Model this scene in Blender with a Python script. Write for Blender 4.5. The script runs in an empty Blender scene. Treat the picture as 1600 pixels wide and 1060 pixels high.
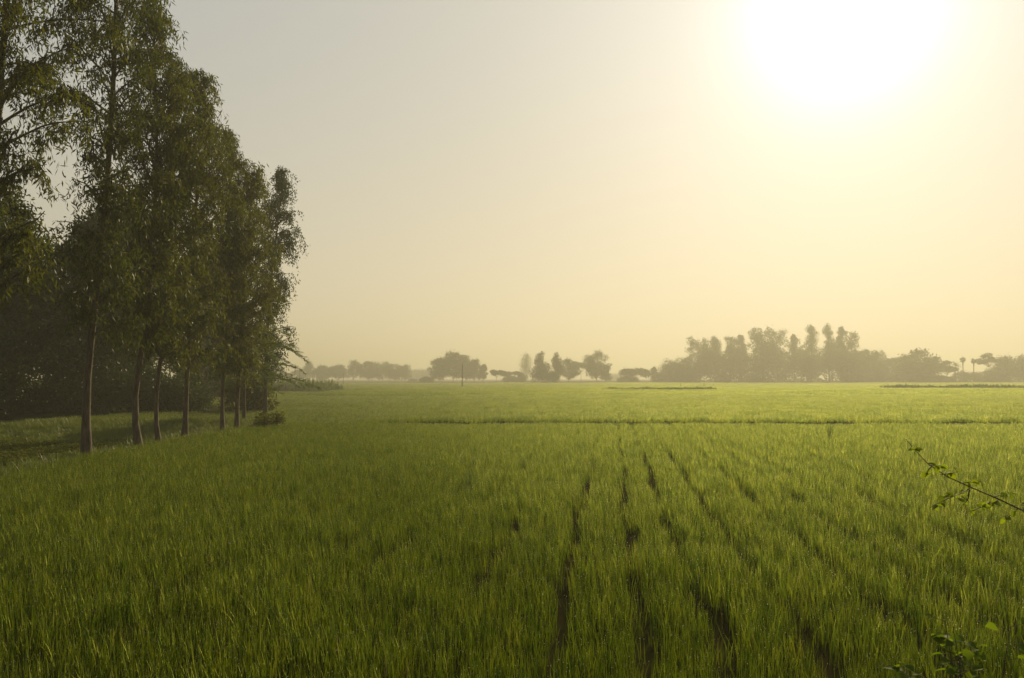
import bpy, math
import numpy as np
from mathutils import Vector

S = bpy.context.scene
COL = S.collection
R = math.radians

# ------------------------------------------------------------------ camera
CAM_Z = 2.8
F = 1230.0                      # focal length in pixels of a 1600 px wide picture
PITCH = math.atan2(61.0, F)     # horizon a little under the middle
cam_d = bpy.data.cameras.new('camera')
cam_d.sensor_width = 36.0
cam_d.lens = F / 1600.0 * 36.0
cam_d.clip_start = 0.05
cam_d.clip_end = 6000.0
cam = bpy.data.objects.new('camera', cam_d)
COL.objects.link(cam)
cam.location = (0, 0, CAM_Z)
cam.rotation_euler = (math.pi / 2 + PITCH, 0, 0)
S.camera = cam

# ------------------------------------------------------------------ sky, sun, exposure
SUN_AZ, SUN_EL = R(23.3), R(23.8)
SDIR = Vector((math.sin(SUN_AZ) * math.cos(SUN_EL), math.cos(SUN_AZ) * math.cos(SUN_EL), math.sin(SUN_EL)))
SKY_GAMMA, SKY_GAIN = 0.23, 2.66
world = bpy.data.worlds.new('World')
S.world = world
world.use_nodes = True
wn, wl = world.node_tree.nodes, world.node_tree.links
wn.clear()
w_out = wn.new('ShaderNodeOutputWorld')
w_bg = wn.new('ShaderNodeBackground')
w_bg.inputs['Strength'].default_value = 0.1
w_sky = wn.new('ShaderNodeTexSky')
w_sky.sky_type = 'NISHITA'
w_sky.sun_disc = False
w_sky.sun_elevation = SUN_EL
w_sky.sun_rotation = SUN_AZ
w_sky.altitude = 0.0
w_sky.air_density = 1.0
w_sky.dust_density = 3.0
w_sky.ozone_density = 1.0
w_tint = wn.new('ShaderNodeMix')
w_tint.data_type = 'RGBA'; w_tint.blend_type = 'MULTIPLY'
w_tint.inputs[0].default_value = 1.0

w_gam = wn.new('ShaderNodeGamma')          # thick even haze flattens the sky's brightness range
w_gam.inputs[1].default_value = SKY_GAMMA
w_sc = wn.new('ShaderNodeVectorMath'); w_sc.operation = 'SCALE'; w_sc.inputs['Scale'].default_value = SKY_GAIN
wl.new(w_sky.outputs[0], w_gam.inputs[0]); wl.new(w_gam.outputs[0], w_sc.inputs[0])
wl.new(w_sc.outputs[0], w_tint.inputs[6])
# the ground haze warms the lowest part of the sky
w_tc = wn.new('ShaderNodeTexCoord')
w_sep = wn.new('ShaderNodeSeparateXYZ'); wl.new(w_tc.outputs['Generated'], w_sep.inputs[0])
w_el = wn.new('ShaderNodeMapRange'); w_el.interpolation_type = 'SMOOTHSTEP'
w_el.inputs['From Min'].default_value = 0.0; w_el.inputs['From Max'].default_value = 0.45
wl.new(w_sep.outputs['Z'], w_el.inputs['Value'])
w_col = wn.new('ShaderNodeMix'); w_col.data_type = 'RGBA'
w_col.inputs[6].default_value = (1.20, 1.05, 0.755, 1); w_col.inputs[7].default_value = (1.02, 0.985, 0.86, 1)
wl.new(w_el.outputs[0], w_col.inputs[0]); wl.new(w_col.outputs[2], w_tint.inputs[7])
# bright hazy aureole round the sun
w_dot = wn.new('ShaderNodeVectorMath'); w_dot.operation = 'DOT_PRODUCT'
w_dot.inputs[1].default_value = SDIR
wl.new(w_tc.outputs['Generated'], w_dot.inputs[0])
def wmath(op, a, b=None):
    n = wn.new('ShaderNodeMath'); n.operation = op
    for i, v in enumerate((a, b)):
        if v is None: continue
        if isinstance(v, (int, float)): n.inputs[i].default_value = v
        else: wl.new(v, n.inputs[i])
    return n.outputs[0]
w_c = wmath('MAXIMUM', w_dot.outputs['Value'], 0.0)
w_gl = wmath('ADD', wmath('MULTIPLY', wmath('POWER', w_c, 260.0), 5.0), wmath('MULTIPLY', wmath('POWER', w_c, 34.0), 1.2))
w_gc = wn.new('ShaderNodeMix'); w_gc.data_type = 'RGBA'; w_gc.blend_type = 'MULTIPLY'
w_gc.inputs[0].default_value = 1.0
w_gc.inputs[6].default_value = (0.94, 0.96, 1.06, 1)
wl.new(w_gl, w_gc.inputs[7])
w_add = wn.new('ShaderNodeMix'); w_add.data_type = 'RGBA'; w_add.blend_type = 'ADD'
w_add.inputs[0].default_value = 1.0
wl.new(w_tint.outputs[2], w_add.inputs[6]); wl.new(w_gc.outputs[2], w_add.inputs[7])
wl.new(w_add.outputs[2], w_bg.inputs['Color'])
wl.new(w_bg.outputs[0], w_out.inputs['Surface'])

sun_d = bpy.data.lights.new('sun', 'SUN')
sun_d.energy = 5.0
sun_d.angle = R(0.6)
sun_d.color = (1.0, 0.82, 0.48)
sun = bpy.data.objects.new('sun', sun_d)
COL.objects.link(sun)
sun.rotation_euler = SDIR.to_track_quat('Z', 'Y').to_euler()
sun.location = (20, 50, 40)

S.view_settings.view_transform = 'Standard'
S.view_settings.look = 'None'
S.view_settings.exposure = 0.48
S.view_settings.gamma = 1.0
S.render.engine = 'CYCLES'
S.cycles.max_bounces = 6
S.cycles.diffuse_bounces = 3
S.cycles.glossy_bounces = 2
S.cycles.transmission_bounces = 4
S.cycles.transparent_max_bounces = 4
S.cycles.volume_bounces = 0
S.cycles.use_denoising = True
try: S.cycles.denoising_prefilter = 'ACCURATE'
except Exception: pass
S.cycles.sample_clamp_indirect = 4.0

# ------------------------------------------------------------------ helpers
def pix(px, py, y):
    """world point seen at a pixel of the 1600x1060 frame, at depth y"""
    cx, cu = (px - 800.0) / F, (530.0 - py) / F
    dy = math.cos(PITCH) - cu * math.sin(PITCH)
    dz = math.sin(PITCH) + cu * math.cos(PITCH)
    k = y / dy
    return Vector((cx * k, y, CAM_Z + dz * k))

def mesh_np(name, V, faces, mat=None, smooth=False):
    """faces: list of (m,k) int arrays"""
    me = bpy.data.meshes.new(name)
    V = np.asarray(V, np.float32)
    faces = [np.asarray(f, np.int32) for f in faces if len(f)]
    me.vertices.add(len(V)); me.vertices.foreach_set('co', V.ravel())
    nl = sum(f.size for f in faces); npoly = sum(len(f) for f in faces)
    me.loops.add(nl); me.polygons.add(npoly)
    me.loops.foreach_set('vertex_index', np.concatenate([f.ravel() for f in faces]))
    tot = np.concatenate([np.full(len(f), f.shape[1], np.int32) for f in faces])
    start = np.concatenate([[0], np.cumsum(tot)[:-1]]).astype(np.int32)
    me.polygons.foreach_set('loop_start', start)
    try: me.polygons.foreach_set('loop_total', tot)
    except Exception: pass
    if smooth: me.polygons.foreach_set('use_smooth', np.ones(npoly, bool))
    me.update(calc_edges=True)
    if mat: me.materials.append(mat)
    return me

def obj(name, me, parent=None, loc=None, **props):
    o = bpy.data.objects.new(name, me)
    COL.objects.link(o)
    if parent: o.parent = parent
    if loc is not None: o.location = loc
    for k, v in props.items(): o[k] = v
    return o

def thing(name, label, cat, loc=(0, 0, 0), group=None, rz=0.0):
    o = bpy.data.objects.new(name, None)
    COL.objects.link(o)
    o.empty_display_size = 0.3
    o.location = loc; o.rotation_euler = (0, 0, rz)
    o['label'] = label; o['category'] = cat
    if group: o['group'] = group
    return o

class Acc:
    """collects tubes and leaves into one mesh"""
    def __init__(self): self.V = []; self.F = {}; self.n = 0
    def add(self, V, Fc):
        V = np.asarray(V, float).reshape(-1, 3); Fc = np.asarray(Fc, np.int64)
        self.F.setdefault(Fc.shape[1], []).append(Fc + self.n)
        self.V.append(V); self.n += len(V)
    def add_multi(self, V, Fs):
        V = np.asarray(V, float).reshape(-1, 3)
        for Fc in Fs:
            Fc = np.asarray(Fc, np.int64); self.F.setdefault(Fc.shape[1], []).append(Fc + self.n)
        self.V.append(V); self.n += len(V)
    def tube(self, P, rad, seg=7, cap=True):
        P = np.asarray(P, float); n = len(P)
        rad = np.asarray(rad, float) * np.ones(n)
        T = np.gradient(P, axis=0); T /= np.linalg.norm(T, axis=1)[:, None] + 1e-9
        ref = np.array([0.31, 0.95, 0.05]) if abs(T[:, 1]).max() < 0.9 else np.array([1.0, 0.05, 0.02])
        A = np.cross(T, ref); A /= np.linalg.norm(A, axis=1)[:, None] + 1e-9
        B = np.cross(T, A)
        th = np.arange(seg) * 2 * np.pi / seg
        ring = P[:, None] + rad[:, None, None] * (np.cos(th)[None, :, None] * A[:, None] + np.sin(th)[None, :, None] * B[:, None])
        i = np.arange(n - 1)[:, None] * seg; j = np.arange(seg)[None]
        q = np.stack([i + j, i + (j + 1) % seg, i + seg + (j + 1) % seg, i + seg + j], -1).reshape(-1, 4)
        self.add(ring.reshape(-1, 3), q)
    def mesh(self, name, mat, smooth=False):
        return mesh_np(name, np.concatenate(self.V), [np.concatenate(f) for f in self.F.values()], mat, smooth)

def unit(a): return a / (np.linalg.norm(a, axis=-1, keepdims=True) + 1e-9)

def leaf_quads(acc, C, D, L, W, rng, fold=0.0):
    """one pointed leaf (quad) per row: base C, direction D, length L, width W"""
    n = len(C); D = unit(D)
    side = unit(np.cross(D, unit(rng.normal(size=(n, 3)))))
    L = np.asarray(L)[:, None] * np.ones((n, 1)); W = np.asarray(W)[:, None] * np.ones((n, 1))
    mid = C + D * L * 0.45
    V = np.stack([C, mid + side * W * .5, C + D * L, mid - side * W * .5], 1).reshape(-1, 3)
    f = np.arange(n)[:, None] * 4 + np.arange(4)[None]
    acc.add(V, f)

def vnoise(x, y, seed=0):
    """smooth value noise 0..1"""
    def h(i, j):
        v = np.sin(i * 127.1 + j * 311.7 + seed * 74.7) * 43758.5453
        return v - np.floor(v)
    xi, yi = np.floor(x), np.floor(y); fx, fy = x - xi, y - yi
    fx = fx * fx * (3 - 2 * fx); fy = fy * fy * (3 - 2 * fy)
    return (h(xi, yi) * (1 - fx) + h(xi + 1, yi) * fx) * (1 - fy) + (h(xi, yi + 1) * (1 - fx) + h(xi + 1, yi + 1) * fx) * fy

def sstep(a, b, x):
    t = np.clip((np.asarray(x, float) - a) / (b - a), 0, 1); return t * t * (3 - 2 * t)

# ------------------------------------------------------------------ materials
def new_mat(name):
    m = bpy.data.materials.new(name); m.use_nodes = True
    m.node_tree.nodes.clear()
    return m, m.node_tree.nodes, m.node_tree.links

def leaf_mat(name, ca, cb, trans=0.45, gloss=0.06, rough=0.45, warm=None, tcol=None, fwd=0.0):
    m, N, L = new_mat(name)
    out = N.new('ShaderNodeOutputMaterial')
    geo = N.new('ShaderNodeNewGeometry'); oi = N.new('ShaderNodeObjectInfo')
    ramp = N.new('ShaderNodeValToRGB')
    ramp.color_ramp.elements[0].color = (*ca, 1); ramp.color_ramp.elements[0].position = 0.0
    ramp.color_ramp.elements[1].color = (*cb, 1); ramp.color_ramp.elements[1].position = 0.93 if warm else 1.0
    if warm:
        e = ramp.color_ramp.elements.new(0.985); e.color = (*warm, 1)
    mx = N.new('ShaderNodeMath'); mx.operation = 'MULTIPLY_ADD'
    L.new(oi.outputs['Random'], mx.inputs[0]); mx.inputs[1].default_value = 0.35
    m2 = N.new('ShaderNodeMath'); m2.operation = 'MULTIPLY'; m2.inputs[1].default_value = 0.65
    L.new(geo.outputs['Random Per Island'], m2.inputs[0]); L.new(m2.outputs[0], mx.inputs[2])
    L.new(mx.outputs[0], ramp.inputs[0])
    d = N.new('ShaderNodeBsdfDiffuse'); t = N.new('ShaderNodeBsdfTranslucent'); g = N.new('ShaderNodeBsdfGlossy')
    g.inputs['Roughness'].default_value = rough
    L.new(ramp.outputs[0], d.inputs['Color'])
    tc = N.new('ShaderNodeMix'); tc.data_type = 'RGBA'; tc.blend_type = 'MULTIPLY'; tc.inputs[0].default_value = 1
    L.new(ramp.outputs[0], tc.inputs[6]); tc.inputs[7].default_value = (*(tcol or (1.25, 1.3, 0.55)), 1)
    L.new(tc.outputs[2], t.inputs['Color'])
    a = N.new('ShaderNodeMixShader'); a.inputs[0].default_value = trans
    L.new(d.outputs[0], a.inputs[1]); L.new(t.outputs[0], a.inputs[2])
    b = N.new('ShaderNodeMixShader'); b.inputs[0].default_value = gloss
    L.new(a.outputs[0], b.inputs[1]); L.new(g.outputs[0], b.inputs[2])
    if fwd:       # light that passes the thin blade keeps some of its direction
        f = N.new('ShaderNodeBsdfRefraction'); f.inputs['IOR'].default_value = 1.4; f.inputs['Roughness'].default_value = 0.8
        fc = N.new('ShaderNodeMix'); fc.data_type = 'RGBA'; fc.blend_type = 'MULTIPLY'; fc.inputs[0].default_value = 1
        L.new(ramp.outputs[0], fc.inputs[6]); fc.inputs[7].default_value = (3.8, 3.4, 22.0, 1); L.new(fc.outputs[2], f.inputs['Color'])
        e = N.new('ShaderNodeMixShader'); e.inputs[0].default_value = fwd
        L.new(b.outputs[0], e.inputs[1]); L.new(f.outputs[0], e.inputs[2]); L.new(e.outputs[0], out.inputs['Surface'])
    else:
        L.new(b.outputs[0], out.inputs['Surface'])
    return m

def rough_mat(name, ca, cb, scale=4.0, bump=0.3, rough=0.9, stretch=(1, 1, 1), detail=6):
    m, N, L = new_mat(name)
    out = N.new('ShaderNodeOutputMaterial'); p = N.new('ShaderNodeBsdfPrincipled')
    p.inputs['Roughness'].default_value = rough
    p.inputs['Specular IOR Level'].default_value = 0.2
    tc = N.new('ShaderNodeTexCoord'); mp = N.new('ShaderNodeMapping'); mp.inputs['Scale'].default_value = stretch
    n = N.new('ShaderNodeTexNoise'); n.inputs['Scale'].default_value = scale; n.inputs['Detail'].default_value = detail
    n.inputs['Roughness'].default_value = 0.65
    r = N.new('ShaderNodeValToRGB')
    r.color_ramp.elements[0].position = 0.32; r.color_ramp.elements[0].color = (*ca, 1)
    r.color_ramp.elements[1].position = 0.68; r.color_ramp.elements[1].color = (*cb, 1)
    L.new(tc.outputs['Object'], mp.inputs[0]); L.new(mp.outputs[0], n.inputs['Vector'])
    L.new(n.outputs['Fac'], r.inputs[0]); L.new(r.outputs[0], p.inputs['Base Color'])
    b = N.new('ShaderNodeBump'); b.inputs['Strength'].default_value = bump; b.inputs['Distance'].default_value = 0.05
    L.new(n.outputs['Fac'], b.inputs['Height']); L.new(b.outputs[0], p.inputs['Normal'])
    L.new(p.outputs[0], out.inputs['Surface'])
    return m

M_RICE = leaf_mat('rice_leaf', (0.026, 0.060, 0.002), (0.160, 0.182, 0.006), trans=0.5, gloss=0.015, rough=0.42, fwd=.57, warm=(0.20, 0.13, 0.03))
M_DEW, N, L = new_mat('dew_drop')
o_ = N.new('ShaderNodeOutputMaterial'); d_ = N.new('ShaderNodeBsdfRefraction'); d_.inputs['IOR'].default_value = 1.33; d_.inputs['Roughness'].default_value = .6; g_ = N.new('ShaderNodeBsdfGlossy'); x_ = N.new('ShaderNodeMixShader')
d_.inputs['Color'].default_value = (0.72, 0.71, 0.62, 1); g_.inputs['Roughness'].default_value = 0.5; x_.inputs[0].default_value = 0.12
L.new(d_.outputs[0], x_.inputs[1]); L.new(g_.outputs[0], x_.inputs[2]); L.new(x_.outputs[0], o_.inputs['Surface'])
M_WEED = leaf_mat('weed_leaf', (0.050, 0.075, 0.014), (0.095, 0.120, 0.026), trans=0.4, gloss=0.05)
M_GRASS = leaf_mat('bund_grass', (0.050, 0.075, 0.007), (0.12, 0.13, 0.018), trans=0.4, gloss=0.04, warm=(0.18, 0.12, 0.05))
M_COVER = leaf_mat('cover_leaf', (0.045, 0.058, 0.007), (0.105, 0.105, 0.014), trans=0.35, gloss=0.010, rough=0.5)
M_EUC = leaf_mat('eucalyptus_leaf', (0.018, 0.028, 0.005), (0.082, 0.084, 0.011), trans=0.5, gloss=0.02, rough=0.45, warm=(0.14, 0.09, 0.03))
M_DARK = leaf_mat('dark_leaf', (0.014, 0.025, 0.006), (0.036, 0.050, 0.010), trans=0.3, gloss=0.02)
M_FEATH = leaf_mat('feathery_leaf', (0.040, 0.060, 0.014), (0.080, 0.100, 0.024), trans=0.4, gloss=0.05)
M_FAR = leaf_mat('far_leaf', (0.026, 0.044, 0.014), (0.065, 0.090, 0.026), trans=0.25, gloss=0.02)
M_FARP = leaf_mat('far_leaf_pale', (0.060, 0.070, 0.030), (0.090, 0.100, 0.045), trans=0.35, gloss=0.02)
M_TWIG_LEAF = leaf_mat('shrub_leaf', (0.07, 0.115, 0.010), (0.19, 0.23, 0.018), trans=0.65, gloss=0.008, rough=0.4, tcol=(1.6, 1.5, 0.35))
M_BARK = rough_mat('eucalyptus_bark', (0.024, 0.017, 0.010), (0.115, 0.088, 0.058), 9, 0.8, 0.85, (1, 1, 0.22))
M_DBARK = rough_mat('dark_bark', (0.035, 0.026, 0.018), (0.08, 0.06, 0.04), 8, 0.5, 0.9, (1, 1, 0.3))
M_TWIG = rough_mat('twig_bark', (0.05, 0.03, 0.018), (0.11, 0.07, 0.04), 30, 0.3, 0.7)
M_WOOD = rough_mat('pole_wood', (0.05, 0.038, 0.026), (0.10, 0.08, 0.055), 6, 0.3, 0.9, (1, 1, 0.2))
M_PLASTER = rough_mat('pale_plaster', (0.42, 0.38, 0.30), (0.55, 0.50, 0.42), 1.2, 0.1, 0.9)
M_SHUTTER = rough_mat('dark_opening', (0.03, 0.03, 0.03), (0.06, 0.05, 0.04), 3, 0.1, 0.7)

def ground_mat():
    m, N, L = new_mat('field_soil')
    out = N.new('ShaderNodeOutputMaterial'); p = N.new('ShaderNodeBsdfPrincipled')
    p.inputs['Roughness'].default_value = 1.0; p.inputs['Specular IOR Level'].default_value = 0.0
    tc = N.new('ShaderNodeTexCoord')
    n = N.new('ShaderNodeTexNoise'); n.inputs['Scale'].default_value = 1.6; n.inputs['Detail'].default_value = 9
    n2 = N.new('ShaderNodeTexNoise'); n2.inputs['Scale'].default_value = 0.13; n2.inputs['Detail'].default_value = 5
    for q in (n, n2): L.new(tc.outputs['Object'], q.inputs['Vector'])
    r = N.new('ShaderNodeValToRGB'); r.color_ramp.elements[0].position = .35; r.color_ramp.elements[1].position = .7
    r.color_ramp.elements[0].color = (0.012, 0.009, 0.004, 1); r.color_ramp.elements[1].color = (0.026, 0.022, 0.008, 1)
    r2 = N.new('ShaderNodeValToRGB'); r2.color_ramp.elements[0].position = .4; r2.color_ramp.elements[1].position = .6
    r2.color_ramp.elements[0].color = (0.022, 0.030, 0.006, 1); r2.color_ramp.elements[1].color = (0.024, 0.020, 0.008, 1)
    L.new(n.outputs['Fac'], r.inputs[0]); L.new(n2.outputs['Fac'], r2.inputs[0])
    mx = N.new('ShaderNodeMix'); mx.data_type = 'RGBA'; mx.inputs[0].default_value = 0.5
    L.new(r.outputs[0], mx.inputs[6]); L.new(r2.outputs[0], mx.inputs[7])
    L.new(mx.outputs[2], p.inputs['Base Color'])
    b = N.new('ShaderNodeBump'); b.inputs['Strength'].default_value = 0.6; b.inputs['Distance'].default_value = 0.08
    L.new(n.outputs['Fac'], b.inputs['Height']); L.new(b.outputs[0], p.inputs['Normal'])
    L.new(p.outputs[0], out.inputs['Surface'])
    return m

# ------------------------------------------------------------------ terrain
TL = -14.6          # the line of trees stands along x = TL
def terrain(x, y):
    x = np.asarray(x, float); y = np.asarray(y, float)
    z = 0.05 * (vnoise(x * .35, y * .35, 3) - .5)
    z = z + 1.35 * (1 - sstep(0.8, 4.6, y + 0.3 * np.sin(x * .7)))                       # road bank the photographer stands on
    by = 45.7 - 0.02 * x + 0.15 * np.sin(x * .21) + 0.5 * (vnoise(x * .8, x * 0, 61) - .5)
    z = z + (0.20 * sstep(.1, .8, y - by) - 0.16 * np.exp(-((y - by + .3) / .45) ** 2)) * sstep(-12, -5, x)                    # next terrace
    ditch = (1 - sstep(TL - 2.4, TL - 0.3, x)) * (1 - sstep(40.5, 47.0, y + 0.5 * np.sin(x * .4))) * sstep(3, 8, y)
    z = z - 0.62 * ditch
    pond = (1 - sstep(-33, -28, x + 0.8 * np.sin(y * .3))) * sstep(41, 45, y) * (1 - sstep(59, 63, y)) * sstep(-75, -68, x)
    z = z - 0.7 * pond
    ridge = np.exp(-((y - 47.6) / 0.55) ** 2) * (1 - sstep(TL - 1.5, TL + 0.5, x)) * (1 - sstep(-26, -29, x))
    z = z + 0.10 * ridge
    return z

def axis(lo, hi, fine_lo, fine_hi, step):
    a = list(np.arange(fine_lo, fine_hi + step / 2, step))
    s = step; v = fine_hi
    while v < hi: s *= 1.18; v = min(v + s, hi); a.append(v)
    s = step; v = fine_lo
    while v > lo: s *= 1.18; v = max(v - s, lo); a.insert(0, v)
    return np.array(a)

gx = axis(-1500, 1500, -48, 40, 0.4); gy = axis(-300, 1900, -4, 66, 0.4)
GX, GY = np.meshgrid(gx, gy)
gV = np.stack([GX, GY, terrain(GX, GY)], -1).reshape(-1, 3)
nx, ny = len(gx), len(gy)
i = (np.arange(ny - 1)[:, None] * nx + np.arange(nx - 1)[None]).ravel()
gF = np.stack([i, i + 1, i + 1 + nx, i + nx], -1)
obj('ground', mesh_np('ground', gV, [gF], ground_mat(), True), kind='structure')

# pond in the shade of the trees
mw, N, L = new_mat('pond_water')
o_ = N.new('ShaderNodeOutputMaterial'); p_ = N.new('ShaderNodeBsdfPrincipled')
p_.inputs['Base Color'].default_value = (0.02, 0.022, 0.01, 1); p_.inputs['Roughness'].default_value = 0.6; p_.inputs['Specular IOR Level'].default_value = 0.1
n_ = N.new('ShaderNodeTexNoise'); n_.inputs['Scale'].default_value = 3.0
b_ = N.new('ShaderNodeBump'); b_.inputs['Strength'].default_value = 0.15; b_.inputs['Distance'].default_value = .02
L.new(n_.outputs['Fac'], b_.inputs['Height']); L.new(b_.outputs[0], p_.inputs['Normal']); L.new(p_.outputs[0], o_.inputs['Surface'])
obj('pond_water', mesh_np('pond_water', [(-76, 40, -.42), (-27, 40, -.42), (-27, 64, -.42), (-76, 64, -.42)], [np.array([[0, 1, 2, 3]])], mw), kind='structure')

# ------------------------------------------------------------------ rice and other uncountable plants (instanced stuff)
def blade_patch(name, mat, rng, size, nblades, hgt, wid, spread=0.12, cluster=None, seg=2, dew=None):
    """patch of grass blades: each blade a curved tapered strip"""
    if cluster:
        c = rng.uniform(-size / 2, size / 2, (cluster, 2))
        base = c[rng.integers(0, cluster, nblades)] + rng.normal(0, 0.035, (nblades, 2))
    else:
        base = rng.uniform(-size / 2, size / 2, (nblades, 2)) if size > 0.2 else rng.normal(0, size * .35, (nblades, 2))
    h = hgt * rng.uniform(0.62, 1.1, nblades) * (1 - 0.25 * (rng.random(nblades) < .15))
    az = rng.uniform(0, 2 * np.pi, nblades)
    lean = np.abs(rng.normal(0, spread, nblades)) + 0.03
    droop = rng.uniform(0.02, 0.30, nblades) ** 1.5
    w = wid * rng.uniform(.7, 1.25, nblades)
    out = np.stack([np.cos(az), np.sin(az), 0 * az], 1)
    tw = az + np.pi / 2 + rng.normal(0, .5, nblades)
    side = np.stack([np.cos(tw), np.sin(tw), 0 * tw], 1)
    P = []
    for k in range(seg + 1):
        t = k / (seg + 1)
        c = np.zeros((nblades, 3)); c[:, :2] = base
        c += out * (lean * t + droop * t ** 3)[:, None] * h[:, None]
        c[:, 2] += h * (t - 0.35 * droop * t ** 3)
        ww = w * (0.55 + 0.9 * t - 1.0 * t * t)
        P.append(c - side * ww[:, None] * .5); P.append(c + side * ww[:, None] * .5)
    t = 1.0
    c = np.zeros((nblades, 3)); c[:, :2] = base
    c += out * (lean + droop)[:, None] * h[:, None]; c[:, 2] += h * (1 - .35 * droop)
    P.append(c)
    V = np.stack(P, 1)                       # n, 2(seg+1)+1, 3
    k = V.shape[1]; b0 = np.arange(nblades)[:, None] * k
    q = np.concatenate([b0 + np.array([2 * s, 2 * s + 1, 2 * s + 3, 2 * s + 2])[None] for s in range(seg)])
    tr = b0 + np.array([2 * seg, 2 * seg + 1, 2 * seg + 2])[None]
    if not dew: return mesh_np(name, V.reshape(-1, 3), [q, tr], mat)
    nd, rd = dew                                   # dew drops hanging on the upper part of the blades
    pick = rng.integers(0, nblades, nd); u = rng.random(nd)[:, None] ** 1.5
    C = V[pick, -1] * (1 - u) + .5 * (V[pick, -2] + V[pick, -3]) * u
    r = rd * rng.uniform(.5, 1.3, nd)
    oc = np.array([[1, 0, 0], [-1, 0, 0], [0, 1, 0], [0, -1, 0], [0, 0, 1.2], [0, 0, -1.2]])
    B = C[:, None] + oc[None] * r[:, None, None]
    fo = np.array([[0, 2, 4], [2, 1, 4], [1, 3, 4], [3, 0, 4], [2, 0, 5], [1, 2, 5], [3, 1, 5], [0, 3, 5]])
    bf = (np.arange(nd)[:, None, None] * 6 + fo[None]).reshape(-1, 3) + nblades * k
    me = mesh_np(name, np.concatenate([V.reshape(-1, 3), B.reshape(-1, 3)]), [q, tr, bf], mat)
    me.materials.append(M_DEW)
    me.polygons.foreach_set('material_index', np.concatenate([np.zeros(len(q) + len(tr), np.int32), np.ones(len(bf), np.int32)]))
    return me

def stuff(name, label, cat, variants, P, rz, scl, tilt=None, vidx=None, rng=None):
    """one object whose points carry instances of the given meshes"""
    c = bpy.data.collections.new(name + '_pieces')
    for k, me in enumerate(variants):
        c.objects.link(bpy.data.objects.new('%s_piece_%02d' % (name, k), me))
    n = len(P)
    me = bpy.data.meshes.new(name)
    me.vertices.add(n); me.vertices.foreach_set('co', np.asarray(P, np.float32).ravel())
    rot = np.zeros((n, 3), np.float32); rot[:, 2] = rz
    if tilt is not None: rot[:, :2] = tilt
    a = me.attributes.new('rot', 'FLOAT_VECTOR', 'POINT'); a.data.foreach_set('vector', rot.ravel())
    a = me.attributes.new('scl', 'FLOAT_VECTOR', 'POINT'); a.data.foreach_set('vector', np.asarray(scl, np.float32).ravel())
    a = me.attributes.new('vidx', 'INT', 'POINT'); a.data.foreach_set('value', np.asarray(vidx, np.int32))
    o = obj(name, me, kind='stuff', label=label, category=cat)
    ng = bpy.data.node_groups.new(name + '_scatter', 'GeometryNodeTree')
    ng.interface.new_socket('Geometry', in_out='INPUT', socket_type='NodeSocketGeometry')
    ng.interface.new_socket('Geometry', in_out='OUTPUT', socket_type='NodeSocketGeometry')
    N, L = ng.nodes, ng.links
    gi, go = N.new('NodeGroupInput'), N.new('NodeGroupOutput')
    iop = N.new('GeometryNodeInstanceOnPoints'); ci = N.new('GeometryNodeCollectionInfo')
    ci.inputs['Collection'].default_value = c
    ci.inputs['Separate Children'].default_value = True; ci.inputs['Reset Children'].default_value = True
    iop.inputs['Pick Instance'].default_value = True
    def attr(nm, t):
        q = N.new('GeometryNodeInputNamedAttribute'); q.data_type = t; q.inputs[0].default_value = nm; return q.outputs[0]
    e = N.new('FunctionNodeEulerToRotation')
    L.new(attr('rot', 'FLOAT_VECTOR'), e.inputs[0]); L.new(e.outputs[0], iop.inputs['Rotation'])
    L.new(attr('scl', 'FLOAT_VECTOR'), iop.inputs['Scale']); L.new(attr('vidx', 'INT'), iop.inputs['Instance Index'])
    L.new(gi.outputs[0], iop.inputs['Points']); L.new(ci.outputs[0], iop.inputs['Instance'])
    L.new(iop.outputs[0], go.inputs[0])
    md = o.modifiers.new('scatter', 'NODES'); md.node_group = ng
    return o

rng = np.random.default_rng(7)

def grid_pts(x0, x1, y0, y1, s, jit=0.4, keep_cone=True):
    X, Y = np.meshgrid(np.arange(x0, x1, s), np.arange(y0, y1, s))
    p = np.stack([X.ravel(), Y.ravel()], 1) + rng.uniform(-jit, jit, (X.size, 2)) * s
    if keep_cone: p = p[np.abs(p[:, 0]) < 0.76 * p[:, 1] + 2.5]
    return p

def bund_y(x): return 45.7 - 0.02 * x + 0.15 * np.sin(x * .21) + 0.5 * (vnoise(x * .8, x * 0, 61) - .5)
def in_rice(p):
    x, y = p[:, 0], p[:, 1]
    ok = y > 4.5 + 0.25 * np.sin(x * .7)
    left = x < TL + 0.45 + 0.25 * np.sin(y * .9)
    ok &= ~(left & (y < 48.4))
    ok &= ~((x < -28.5 + 0.8 * np.sin(y * .5)) & (y < 80))
    ok &= ~((x < -22) & (y > 62 + 0.1 * x) & (y < 76))
    ok &= ~((np.abs(y - bund_y(x)) < 0.58 + .2 * vnoise(x * 1.7, y * 0, 62)) & (x > -9))
    ok &= ~((np.abs(y - 114 - 0.02 * x) < 1.1) & (x < 3) & (x > -60))
    ok &= ~((np.abs(y - 262 - 0.03 * x) < 3))
    return ok

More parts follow.
